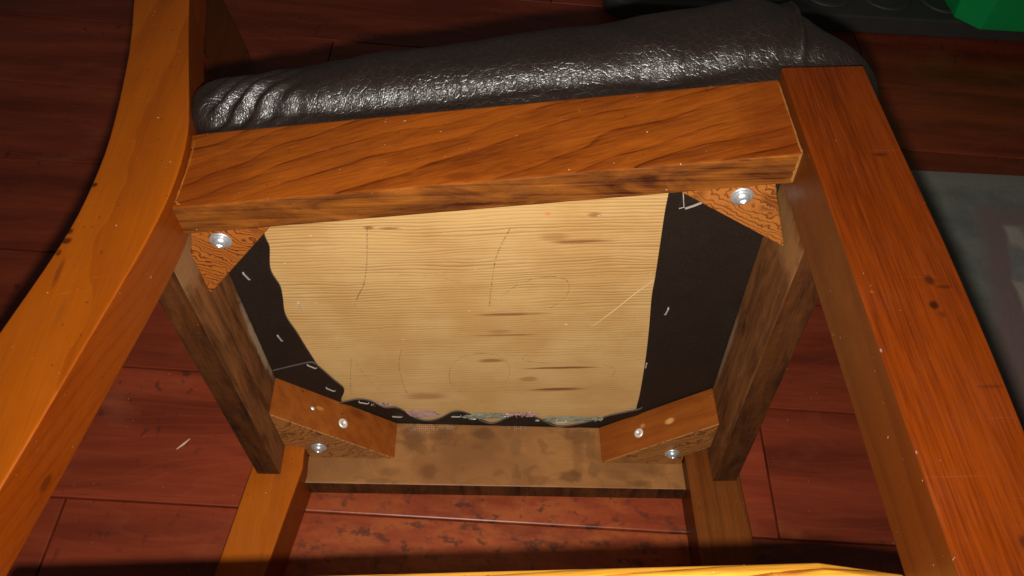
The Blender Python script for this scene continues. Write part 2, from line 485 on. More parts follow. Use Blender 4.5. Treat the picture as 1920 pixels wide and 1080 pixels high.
def floor_mat():
    t = NT('red_brown_floor_lacquer')
    P = t.obj()
    info = t.node('ShaderNodeObjectInfo')
    rnd = info.outputs['Random']
    off = t.node('ShaderNodeCombineXYZ')
    t.set(off.inputs[0], t.math('MULTIPLY', rnd, 13.0))
    t.set(off.inputs[1], t.math('MULTIPLY', rnd, 7.0))
    g = t.vmath('ADD', P, off.outputs[0])
    streak = t.noise(t.vmath('MULTIPLY', g, (3.2, 26, 1)), 1, 4, .6, .3)
    fine = t.noise(t.vmath('MULTIPLY', g, (16, 320, 1)), 1, 3, .6)
    lo = t.noise(t.vmath('MULTIPLY', g, (2.4, 9, 1)), 1, 2, .5)
    r = t.math('MULTIPLY_ADD', lo, .20, t.xyz(g)[1])
    saw = t.math('FRACT', t.math('MULTIPLY', r, 70))
    ring = t.math('MULTIPLY', t.ss(saw, .7, .97), t.ss(saw, 1, .97))
    c = t.mix(t.ss(streak, .30, .72), (.205, .032, .0108), (.100, .0132, .0045))
    c = t.mix(t.math('MULTIPLY', ring, .10), c, (.26, .07, .035))
    c = t.mix(t.math('MULTIPLY', t.ss(fine, .5, .8), .45), c, (.075, .011, .005))
    # short dark dents and flecks across the boards
    fl = t.noise(t.vmath('MULTIPLY', g, (95, 62, 1)), 1, 3, .55)
    zone = t.ss(t.noise(t.vmath('MULTIPLY', g, (5, 9, 1)), 1, 2), .44, .64)
    c = t.mix(t.math('MULTIPLY', t.math('MULTIPLY', t.ss(fl, .60, .70), zone), .75), c, (.030, .010, .010))
    # lacquer worn through in one place
    geo = t.node('ShaderNodeNewGeometry').outputs['Position']
    wd = t.vmath('LENGTH', t.vmath('DIVIDE', t.vmath('SUBTRACT', geo, (.24, -.06, 0)), (.30, .085, 1)))
    wd = t.math('MULTIPLY_ADD', t.math('SUBTRACT', t.noise(t.vmath('MULTIPLY', g, (10, 14, 1)), 1, 4, .65), .5), 1.6, wd)
    worn = t.ss(wd, 1.1, .5)
    c = t.mix(t.math('MULTIPLY', worn, t.ss(t.noise(t.vmath('MULTIPLY', g, (22, 45, 1)), 1, 4, .65), .40, .62, .15, .8)), c, (.25, .060, .015))
    dent = t.noise(t.vmath('MULTIPLY', g, (60, 75, 1)), 1, 5, .66)
    c = t.mix(t.math('MULTIPLY', t.ss(dent, .52, .64), t.math('MULTIPLY_ADD', worn, .70, .06)), c, (.045, .014, .010))
    # worn orange patches
    wn = t.noise(t.vmath('MULTIPLY', g, (9, 14, 1)), 1, 4, .6)
    c = t.mix(t.ss(wn, .56, .78, 0, .3), c, (.26, .075, .032))
    tint = t.math('MULTIPLY_ADD', t.math('FRACT', t.math('MULTIPLY', rnd, 37.7)), .45, .78)
    c = t.mix(1.0, c, t.node('ShaderNodeCombineXYZ').outputs[0]) if False else t.vmath('MULTIPLY', c, (1, 1, 1))
    sc_ = t.node('ShaderNodeVectorMath')
    sc_.operation = 'SCALE'
    t.set(sc_.inputs[0], c)
    t.set(sc_.inputs['Scale'], tint)
    c = sc_.outputs[0]
    dust = t.noise(g, 260, 2, .5)
    c = t.mix(t.ss(dust, .745, .775, 0, .5), c, (.45, .33, .27))
    t.P('Base Color', c)
    t.P('Roughness', t.math('MULTIPLY_ADD', streak, .25, .26))
    t.P('Specular IOR Level', .35)
    t.P('Normal', t.bump(t.math('ADD', t.math('MULTIPLY', streak, 1.5), t.math('SUBTRACT', t.math('MULTIPLY', fine, .4), t.math('MULTIPLY', fl, zone))), .22, .0009))
    return t.m
FLOOR = floor_mat()
SEAM = plain('dark_floor_joint', (.030, .012, .010), .8, 0, 200, .4)

# ------------------------------------------------------------------ floor: boards on a dark sub-floor
TA = -0.045           # the boards run slightly across the chair
bm = bmesh.new()
vv = [bm.verts.new(p) for p in ((-4, -3.5, -.006), (5, -3.5, -.006), (5, 5, -.006), (-4, 5, -.006))]
bm.faces.new(vv)
floor = obj('floor', bm, SEAM)
floor['kind'] = 'structure'
PW, PL = .1395, 1.25
plank_meshes = {}
def plank_mesh(length):
    key = round(length, 3)
    if key not in plank_meshes:
        bm = bmesh.new()
        g = .0007
        r0 = [(g, g, -.005), (length - g, g, -.005), (length - g, PW - g, -.005), (g, PW - g, -.005)]
        r1 = [(p[0], p[1], 0) for p in r0]
        vs = [[bm.verts.new(p) for p in r] for r in (r0, r1)]
        for i in range(4):
            bm.faces.new((vs[0][i], vs[0][(i + 1) % 4], vs[1][(i + 1) % 4], vs[1][i]))
        bm.faces.new(vs[1])
        top = [e for e in bm.edges if all(abs(v.co.z) < 1e-6 for v in e.verts)]
        bmesh.ops.bevel(bm, geom=top, offset=.0012, segments=2, profile=.5, affect='EDGES')
        bmesh.ops.recalc_face_normals(bm, faces=bm.faces)
        me = bpy.data.meshes.new('plank')
        bm.to_mesh(me)
        bm.free()
        me.materials.append(FLOOR)
        plank_meshes[key] = me
    return plank_meshes[key]
# row r has its lower joint at  Y = .132 + .1395 r  on the line X = -.115 ; joints at the given X where the photo shows one
joints = {-1: [-.155, -.155 + .64, -.155 + .64 + 1.25], 0: [-1.02, .98], 3: [-.03], 4: [-.62, .75], 1: [-.55, .9], 2: [-.8, .62], -2: [-.155, 1.0], 5: [.28], 6: [-.3]}
joints[-1] = [-.76, .492]
for r in range(-9, 14):
    js = joints.get(r, [random.uniform(-.6, .6)])
    xs = [js[0] - PL * 1.0, *js, js[-1] + PL]
    while xs[-1] < 2.6:
        xs.append(xs[-1] + PL)
    while xs[0] > -1.9:
        xs.insert(0, xs[0] - PL)
    for a, b in zip(xs, xs[1:]):
        o = bpy.data.objects.new('plank', plank_mesh(b - a))
        link(o, floor)
        d = Vector((math.cos(TA), math.sin(TA)))
        n = Vector((-math.sin(TA), math.cos(TA)))
        base = Vector((-.115, .132)) + n * (PW * r) + d * (a + .115)
        o.location = (base.x, base.y, random.uniform(-.0004, .0004))
        o.rotation_euler = (0, 0, TA)

# ------------------------------------------------------------------ the chair
chair = bpy.data.objects.new('wooden_chair', None)
link(chair)
BASE = Vector((.20, FL + S * .20, 0))
chair.matrix_world = CH @ Matrix.Translation(BASE)
chair['label'] = 'orange-brown wooden chair with dark leather seat, tipped on its side showing its underside'
chair['category'] = 'chair'

def part(name, bm, mats, parent=None, smooth=False, label=None):
    o = obj(name, bm, mats, parent or chair, smooth)
    if parent is None:
        o.location = -BASE
    if label:
        o['label'] = label
    return o

def assign(o, fn):
    for p in o.data.polygons:
        p.material_index = fn(p.normal, p.center)

# ---- legs
FRONT = [(-.42, -.068), (-.20, -.0225), (-.15, -.0115), (-.10, -.0015), (-.05, .0092), (-.012, .0160), (.012, .0177), (.035, .0176), (.056, .0160), (.09, .0080),
         (.122, .0003), (.16, -.0085), (.20, -.0175), (.25, -.0252), (.30, -.037), (.40, -.066), (.50, -.098), (.556, -.116), (.6435, -.156), (.70, -.184), (.92, -.29)]
BACK = [(-.42, -.104), (-.20, -.0735), (-.15, -.0628), (-.0834, -.0483), (-.0605, -.0428), (-.0361, -.0370), (-.0058, -.0323), (.0279, -.0318), (.0458, -.0318), (.0955, -.0377),
        (.1522, -.0465), (.2043, -.0589), (.25, -.068), (.30, -.080), (.40, -.109), (.50, -.141), (.556, -.160), (.6435, -.199), (.70, -.226), (.92, -.325)]
zs = [-.42, -.36, -.30, -.25, -.20, -.17, -.14, -.11, -.085, -.06, -.045, -.03, -.018, -.006, .006, .018, .03, .042, .055, .07, .085, .10, .12, .14, .17, .20, .24, .28, .33, .40,
      .47, .53, .58, .63, .68, .74, .80, .86, .92]
def sm(tab, z):
    return sum(interp(tab, z + d) * w for d, w in ((-.02, .15), (-.01, .2), (0, .3), (.01, .2), (.02, .15)))
def rear_leg(near):
    rings = []
    for z in zs:
        f_, b_ = sm(FRONT, z), sm(BACK, z)
        if near:
            yo = lambda x: S * (L - x) - .008
            yi = lambda x: S * (L - x) - .008 + .0355
        else:
            yo = lambda x: FL + S * x - .0002
            yi = lambda x: .3966 - S * (L - x)
            if z < .01:
                f_, b_ = .0170 + .186 * z, -.0267 + .141 * z
            else:
                b_ += .0050 if z < .2 else -.012
        rings.append([(b_, yo(b_), z), (f_, yo(f_), z), (f_, yi(f_), z), (b_, yi(b_), z)])
    return loft(rings, .0016, 3)
PALE_LEG = wood('pale_orange_wood', (.33, .078, .0028), (.17, .032, .0010), 'z', F=38, line=.2, amp=.05, fine=.2, med=.25, blotch=.45, base=.2, rough=.45,
                coat=.08, specks=.5, lowscale=(6, 9, 9), bscale=22, bump=.12)
PALE_BROWN = wood('pale_brown_wood', (.150, .039, .0036), (.065, .0140, .0012), 'z', F=110, line=.25, amp=.02, fine=.4, med=.45, blotch=.4, base=.25, rough=.5, coat=.05, specks=.3, bump=.2)
SHADE_EDGE = wood('shaded_edge_wood', (.170, .0300, .0008), (.092, .0120, .0004), 'z', F=120, line=.22, amp=.02, fine=.3, med=.35, blotch=.4, base=.2, rough=.45, coat=.1, specks=.35, bump=.15,  # redder, darker copy of the leg wood: shade painted into the front-facing sides
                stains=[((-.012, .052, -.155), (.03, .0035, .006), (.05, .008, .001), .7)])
o = part('leg', rear_leg(True), [ORANGE, SHADE_EDGE], label='curved orange rear leg running up into the back')
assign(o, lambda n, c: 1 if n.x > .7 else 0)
o = part('leg', rear_leg(False), [PALE_LEG, SHADE_EDGE, BROWN_SIDE_AND_SHADE], label='curved rear leg lying on the floor')
assign(o, lambda n, c: 2 if c.z > .08 else (1 if n.x > .7 else 0))  # post above the seat coloured dark brown in place of the shade on it
def front_leg(near):
    rings = []
    n = 14
    for i in range(n + 1):
        z = .0613 - (.0613 + .42) * i / n
        k = max(0, -z) / .42
        x0, x1 = .36 + .001 * k, .4065 - .004 * k + .002 * math.sin(min(1, -z / .2 if z < 0 else 0) * math.pi)
        if near:
            a = [(x0, -.0093), (x1, -.0093), (x1, .0326), (x0 + 0.0, .0326)]
        else:
            a = [(x0, .3966), (x1, .3966), (x1, FL + S * x1 - .0002), (x0, FL + S * x0 - .0002)]
        rings.append([(x, y, z) for x, y in a])
    return loft(rings, .0013, 3)
o = part('leg', front_leg(True), [REDDISH, BROWN_SIDE_AND_SHADE], label='straight reddish front leg at the upper side')
assign(o, lambda n, c: 1 if n.x < -.8 else 0)
o = part('leg', front_leg(False), [PALE_BROWN, BROWN_SIDE_AND_SHADE], label='straight front leg lying on the floor')
assign(o, lambda n, c: 1 if n.x < -.8 else 0)

# ---- seat rails
def rail(poly, mats, fn, w=.0011, z1=.062):
    o = part('seat_rail', prism(poly, 0, z1, w, 2), mats)
    assign(o, fn)
    return o
near_y = lambda x: S * (L - x)
far_y = lambda x: .4133 - S * (L - x)
r = rail([(.004, near_y(.004)), (.3615, near_y(.3615)), (.3615, near_y(.3615) + .0218), (.004, near_y(.004) + .0218)], [APRON, RAW_BOTTOM, GREY_RAIL],
         lambda n, c: 1 if n.z < -.7 else (0 if n.y < -.3 else 2))
r['label'] = 'flame-grained side rail at the upper side'
rail([(.005, far_y(.005)), (.3615, far_y(.3615)), (.3615, far_y(.3615) + .0208), (.005, far_y(.005) + .0208)], [TAN, DARK_RAIL], lambda n, c: 1 if n.z < -.7 else 0)['label'] = 'blotched tan side rail near the floor'
rail([(-.0205, .050), (-.0006, .050), (-.0006, .3665), (-.0205, .3665)], [GREY_RAIL, DARK_RAIL], lambda n, c: 1 if n.z < -.7 else 0)
rail([(.3815, .0285), (.4035, .0285), (.4035, .3985), (.3815, .3985)], [GREY_RAIL, DARK_RAIL], lambda n, c: 1 if n.z < -.7 else 0)

# ---- side stretchers
def stretcher(ys):
    rings = []
    n = 12
    z_of = lambda x: -.1985 - .0265 * (x - .097)
    for i in range(n + 1):
        x = -.02 + (.3605 + .02) * i / n
        e = max(0.0, (x - .325) / .035)
        drop = .0055 * e ** 3
        y0, y1 = ys(x)
        z1 = z_of(x) - drop
        rings.append([(x, y0 + .003, z1 - .030), (x, y0, z1 - .024), (x, y0, z1 - .004), (x, y0 + .0035, z1), (x, y1, z1), (x, y1, z1 - .030)])
    return loft(rings, .001, 2)
YELLOW = wood('yellow_lacquered_wood', (.50, .225, .022), (.12, .032, .003), 'x', F=120, line=.65, amp=.02, fine=.6, med=.45, blotch=.35, base=.12, rough=.30,
              coat=.4, bump=.3, specks=.5, finescale=(30, 500, 500))
part('stretcher', stretcher(lambda x: (.0565 - S * (x - .064), .0565 - S * (x - .064) + .017)), YELLOW, label='bright yellow-brown stretcher crossing the bottom edge')
part('stretcher', stretcher(lambda x: (.4385 - S * (L - x) - .036, .4385 - S * (L - x) - .018)), ORANGE)

# ---- rails of the back, beyond the frame
def back_rail(z0, z1):
    rings = []
    for y in [.05 + (.36 - .05) * i / 8 for i in range(9)]:
        bow = -.03 * (1 - ((y - .205) / .155) ** 2)
        rings.append([(sm(FRONT, z0) - .010 + bow, y, z0), (sm(FRONT, z0) - .030 + bow, y, z0), (sm(FRONT, z1) - .030 + bow, y, z1), (sm(FRONT, z1) - .010 + bow, y, z1)])
    return loft(rings, .002, 2)
part('back_rail', back_rail(.80, .90), ORANGE)

# ---- corner blocks with their bolts, washers and screws
washer_me = None
def hw(name, prof, mat, parent, loc, axis, spin=0.0, n=28):
    bm = lathe(prof, n)
    o = obj(name, bm, mat, parent, True)
    q = Vector(axis).to_track_quat('Z', 'Y')
    o.matrix_local = Matrix.Translation(loc) @ q.to_matrix().to_4x4() @ Matrix.Rotation(spin, 4, 'Z')
    return o
WASHER = [(.0028, 0), (.0028, .0009), (.0055, .0012), (.0068, .0010), (.0070, .0004), (.0070, 0)]
DOME = [(.0046, .0008), (.0049, .0016), (.0046, .0026), (.0037, .0036), (.0026, .0042), (.0019, .0044), (.0017, .0040), (.0014, .0030), (0, .0022)]
SCREW = [(.0046, 0), (.0046, .0005), (.0038, .0009), (.0014, .0010), (.0012, .0004), (0, .0002)]
def block(poly, mats, fn, bolt):
    o = part('corner_block', prism(poly, .025, .0618, .0007, 1), mats)
    assign(o, fn)
    c = Vector((bolt[0], bolt[1], .0252))
    hw('washer', WASHER, ZINC, o, c, (0, 0, -1))
    hw('bolt', DOME, ZINC, o, c + Vector((0, 0, -.0002)), (0, 0, -1), .4)
    return o
down_face = lambda n, c: 1 if n.z < -.7 else 0
block([(.0805, near_y(.0805) + .0222), (-.0004, .141), (-.0004, .099), (.006, .078), (.019, .0530)], [BLOCK_FACE, END_BOLD], down_face, (.0226, .0864))
block([(.2746, near_y(.2746) + .0220), (.354, near_y(.354) + .0222), (.3626, .048), (.3813, .1050)], [BLOCK_FACE, END_FINE], down_face, (.3442, .0568))
bl = block([(-.0004, .304), (-.0004, .3580), (.0165, .3652), (.0180, .3820), (.0945, .3892)], [BLOCK_FACE, END_FAR], down_face, (.0296, .3640))
br = block([(.3813, .337), (.284, .4062), (.3590, .4128), (.3595, .3962), (.3813, .379)], [BLOCK_FACE, END_FAR], down_face, (.3476, .3900))
nl = Vector((.086, -.0951, 0)).normalized()
nr = Vector((-.0695, -.0975, 0)).normalized()
hw('screw', SCREW, BRIGHT, bl, Vector((.0517, .3513, .0414)) + nl * .0003, nl)
hw('screw', [(.0022, 0), (.0022, .0010), (.0010, .0020), (0, .0022)], BRIGHT, bl, Vector((.0281, .3299, .0443)) + nl * .0003, nl + Vector((.3, .2, .8)))
hw('screw', SCREW, BRIGHT, br, Vector((.3183, .3821, .0421)) + nr * .0003, nr)

# ---- plywood seat board
board = part('seat_board', prism([(.026, .040), (.399, .006), (.399, .428), (.026, .394), (.026, .345), (-.002, .345), (-.002, .075), (.026, .075)], .064, .075, .0008, 1), BOARD)

def ribbon(pts, w, z, h, closed=False, jitter=0.0):
    bm = bmesh.new()
    pts = [Vector(p) for p in pts]
    a, b = [], []
    for i, p in enumerate(pts):
        t_ = (pts[min(i + 1, len(pts) - 1)] - pts[max(i - 1, 0)])
        t_.normalize()
        n = Vector((-t_.y, t_.x))
        ww = w * (.55 if i in (0, len(pts) - 1) else 1) * (1 + random.uniform(-jitter, jitter))
        a.append(bm.verts.new((p.x + n.x * ww / 2, p.y + n.y * ww / 2, z - h)))
        b.append(bm.verts.new((p.x - n.x * ww / 2, p.y - n.y * ww / 2, z - h)))
    for i in range(len(pts) - 1):
        bm.faces.new((a[i], a[i + 1], b[i + 1], b[i]))
    if h > .0002:
        ext = bmesh.ops.extrude_face_region(bm, geom=list(bm.faces))
        for v in [g for g in ext['geom'] if isinstance(g, bmesh.types.BMVert)]:
            v.co.z += h
    return bm
STROKES = [[(0.1062, 0.1189), (0.103, 0.1397), (0.0998, 0.1592), (0.0941, 0.1823), (0.0878, 0.1957), (0.0833, 0.2082)],
           [(0.2047, 0.1232), (0.199, 0.1381), (0.1938, 0.1549), (0.1901, 0.1803), (0.1869, 0.2133)],
           [(0.1958, 0.2009), (0.2096, 0.1863), (0.2229, 0.1794), (0.2361, 0.178), (0.2453, 0.1822), (0.2481, 0.1904), (0.246, 0.2013), (0.2386, 0.2123), (0.2335, 0.2164)],
           [(0.0687, 0.2805), (0.0638, 0.3045), (0.0583, 0.3413)],
           [(0.0707, 0.2856), (0.077, 0.3122), (0.0855, 0.3348), (0.0941, 0.3447)],
           [(0.1121, 0.2688), (0.1071, 0.2922), (0.1069, 0.3207), (0.1087, 0.3396)],
           [(0.1623, 0.3417), (0.151, 0.3318), (0.1483, 0.3151), (0.1515, 0.2974), (0.162, 0.2824), (0.179, 0.278), (0.1937, 0.2836), (0.2009, 0.2993), (0.1997, 0.3171), (0.1924, 0.3354)],
           [(0.2292, 0.2766), (0.2162, 0.2811), (0.2121, 0.2877), (0.22, 0.2925), (0.2371, 0.2955)],
           [(0.2809, 0.299), (0.292, 0.3064), (0.2903, 0.3207)],
           [(0.1212, 0.1714), (0.1407, 0.1734), (0.1568, 0.1779), (0.168, 0.1836)],
           [(0.2814, 0.2543), (0.296, .2552), (0.3107, 0.257)]]
WID = [.0009, .0010, .0006, .0006, .0004, .0007, .0005, .0005, .0004, .0004, .0005]
for st, w in zip(STROKES, WID):
    part('pencil_mark', ribbon(catmull([(x, y) for x, y in st], 8), w, .064, .00012), PENCIL, board)
part('scratch', ribbon([(0.3112, 0.1845), (.298, .2015), (.283, .2235), (0.268, 0.2429)], .0009, .064, .0001), SCRATCH, board)

# ---- leather wrapped under the board
def flap(edge, back, z0=.0626, z1=.0640, curl=None, n=6):
    """edge: free edge of the leather, back: the line where it passes behind the rails"""
    e = catmull([(x, y) for x, y in edge], n)
    m = len(e)
    bm = bmesh.new()
    top, bot = [], []
    K = 4
    for i, p in enumerate(e):
        u = i / (m - 1) * (len(back) - 1)
        j = min(int(u), len(back) - 2)
        q = Vector(back[j]).lerp(Vector(back[j + 1]), u - j)
        ra, rb = [], []
        for k in range(K + 1):
            w = p.lerp(q, k / K)
            lift = curl(i / (m - 1), k / K) if curl else 0
            ra.append(bm.verts.new((w.x, w.y, z1 - lift)))
            rb.append(bm.verts.new((w.x, w.y, z0 - lift)))
        top.append(ra)
        bot.append(rb)
    for i in range(m - 1):
        for k in range(K):
            bm.faces.new((top[i][k], top[i][k + 1], top[i + 1][k + 1], top[i + 1][k]))
            bm.faces.new((bot[i][k], bot[i + 1][k], bot[i + 1][k + 1], bot[i][k + 1]))
        f = bm.faces.new((top[i][0], top[i + 1][0], bot[i + 1][0], bot[i][0]))
        f.material_index = 1
        bm.faces.new((top[i][K], bot[i][K], bot[i + 1][K], top[i + 1][K]))
    for i in (0, m - 1):
        for k in range(K):
            f = bm.faces.new((top[i][k], bot[i][k], bot[i][k + 1], top[i][k + 1]))
            f.material_index = 1
    return part('leather_flap', bm, [FLAP, EDGE], board)
flap([(.0352, .095), (.0348, .1259), (.0347, .1372), (.0298, .1606), (.0324, .1794), (.0306, .1956), (.0280, .2160), (.0316, .2376), (.0346, .2643), (.0391, .2928), (.042, .31)],
     [(-.004, .10), (-.004, .31)], curl=lambda u, k: .0006 * (1 - k) * (1 + math.sin(u * 21)))
flap([(.0, .2935), (.0238, .2849), (.0356, .2821), (.0406, .2905), (.0485, .3095), (.0549, .3256), (.0497, .3418), (.049, .352)], [(-.004, .30), (.005, .34), (.03, .37), (.045, .372)],
     z0=.0608, z1=.0622)
flap([(.040, .347), (.0512, .3463), (.0633, .3458), (.0748, .3491), (.0858, .3571), (.0964, .3576), (.1038, .3695), (.11, .3807), (.1221, .3842), (.135, .3787), (.148, .3704), (.1601, .3748),
      (.1719, .3863), (.1843, .3899), (.1995, .3815), (.212, .38), (.2269, .3857), (.2422, .3975), (.2575, .3992), (.2775, .3949), (.2967, .3826), (.3155, .3716), (.322, .368)],
     [(.04, .390), (.322, .415)], curl=lambda u, k: .0016 * (1 - k) * (1 + math.sin(u * 33 + 1)))
flap([(.3095, .06), (.3099, .0914), (.3098, .1104), (.3107, .1433), (.3116, .1795), (.3119, .2055), (.3147, .2481), (.3169, .2953), (.3179, .3479), (.3174, .3707), (.3180, .385)],
     [(.386, .06), (.386, .390)])

def film(cx, cy, lx, ly, mat, seed):
    bm = bmesh.new()
    nx, ny = 26, 7
    g = []
    for i in range(nx + 1):
        row = []
        for j in range(ny + 1):
            u, v = i / nx - .5, j / ny - .5
            wv = mnoise.noise(Vector((u * 9 + seed, v * 4, 0)))
            taper = max(.12, 1 - (2 * u) ** 4)
            row.append(bm.verts.new((cx + u * lx, cy + v * ly * taper + .0022 * wv, .0632 - abs(.0030 * mnoise.noise(Vector((u * 14, v * 6 + seed, 3)))) - .0004)))
        g.append(row)
    for i in range(nx):
        for j in range(ny):
            bm.faces.new((g[i][j], g[i + 1][j], g[i + 1][j + 1], g[i][j + 1]))
    return part('film_scrap', bm, mat, board, True)
film(.113, .3745, .046, .013, FOIL_PINK, 1.0)
film(.083, .3545, .018, .006, FOIL_PINK, 9.0)
film(.178, .3805, .052, .010, FOIL_GREEN, 2.0)
film(.210, .3790, .034, .007, FOIL_PINK, 5.0)
film(.256, .3900, .064, .010, FOIL_GREEN, 3.0)

# ---- staples
def staple(x, y, ang, z=.0622, ln=.0088):
    bm = bmesh.new()
    pts = [(-ln / 2, 0, .0016), (-ln / 2, 0, -.0003), (-ln / 2 + .0008, 0, -.0007), (ln / 2 - .0008, 0, -.0007), (ln / 2, 0, -.0003), (ln / 2, 0, .0016)]
    rings = []
    for i, p in enumerate(pts):
        w, h = .00055, .00030
        a = (0, 1, 0)
        dz = i in (2, 3)
        b = (0, 0, 1) if dz else (1, 0, 0)
        rings.append([(p[0] + sx * b[0] * h, p[1] + sy * w, p[2] + sx * b[2] * h) for sx, sy in ((-1, -1), (-1, 1), (1, 1), (1, -1))])
    bm.free()
    o = part('staple', loft(rings), STEEL, board)
    o.matrix_local = Matrix.Translation((x, y, z)) @ Matrix.Rotation(ang, 4, 'Z')
for x, y, a, z in ((.0107, .1673, 1.25, .0622), (.0413, .2068, 1.45, .0637), (.0168, .2468, 1.35, .0622), (.0345, .2869, .75, .0604), (.0434, .3242, .75, .0604),
                   (.0685, .3500, .35, .0615), (.0957, .3753, .12, .0610), (.1500, .3776, .05, .0612), (.3254, .2219, 1.75, .0622), (.2481, .3930, .05, .0612), (.318, .300, 1.6, .0632)):
    staple(x, y, a, z)
def wire(pts, r):
    bm = bmesh.new()
    rings = []
    for i, p in enumerate(pts):
        p = Vector(p)
        t_ = (Vector(pts[min(i + 1, len(pts) - 1)]) - Vector(pts[max(i - 1, 0)])).normalized()
        a = t_.orthogonal().normalized()
        b = t_.cross(a)
        rings.append([p + (a * math.cos(k) + b * math.sin(k)) * r for k in (0, 1.57, 3.14, 4.71)])
    bm.free()
    return loft(rings)
part('staple', wire([(.3190, .0895, .0615), (.3200, .0960, .0610), (.3215, .1035, .0612), (.3185, .1050, .0616)], .00045), STEEL, board, label='bent staple torn loose at the block')
part('staple', wire([(.3225, .1045, .0610), (.3275, .1010, .0600), (.3325, .0985, .0604)], .0007), STEEL, board)

# ---- glue squeezed out of the joints
def glue(pts, w, mat, seed):
    rings = []
    m = 24
    c = catmull(pts, 6)
    for i, p in enumerate(c):
        k = 1 + .8 * mnoise.noise(Vector((i * .55, seed, 0)))
        ww = w * max(.25, k) * (.4 if i in (0, len(c) - 1) else 1)
        rings.append([(p.x - ww, p.y, p.z), (p.x, p.y - .0006 * k - .0004, p.z), (p.x + ww * .4, p.y, p.z), (p.x, p.y + .0006, p.z)])
    return part('glue_line', loft(rings), mat)
glue([(.3603, -.0001, .0610), (.3600, -.0001, .044), (.3602, -.0001, .024), (.3598, -.0002, .008), (.3600, -.0004, .0005)], .0005, GLUE_PALE, 2.0)
glue([(.3600, .0000, -.0002), (.3599, .008, -.0004), (.3598, .015, -.0004), (.3599, .0205, -.0003)], .0013, GLUE_PALE, 4.0)
glue([(.0168, near_y(.0168), .056), (.0180, near_y(.018), .040), (.0178, near_y(.0178), .020), (.0172, near_y(.017), .006)], .0006, GLUE, 7.0)
glue([(.0172, near_y(.017), .006), (.0190, near_y(.019) - .0003, .0035), (.0205, near_y(.0205) - .0002, .002)], .0012, GLUE_PALE, 9.0)

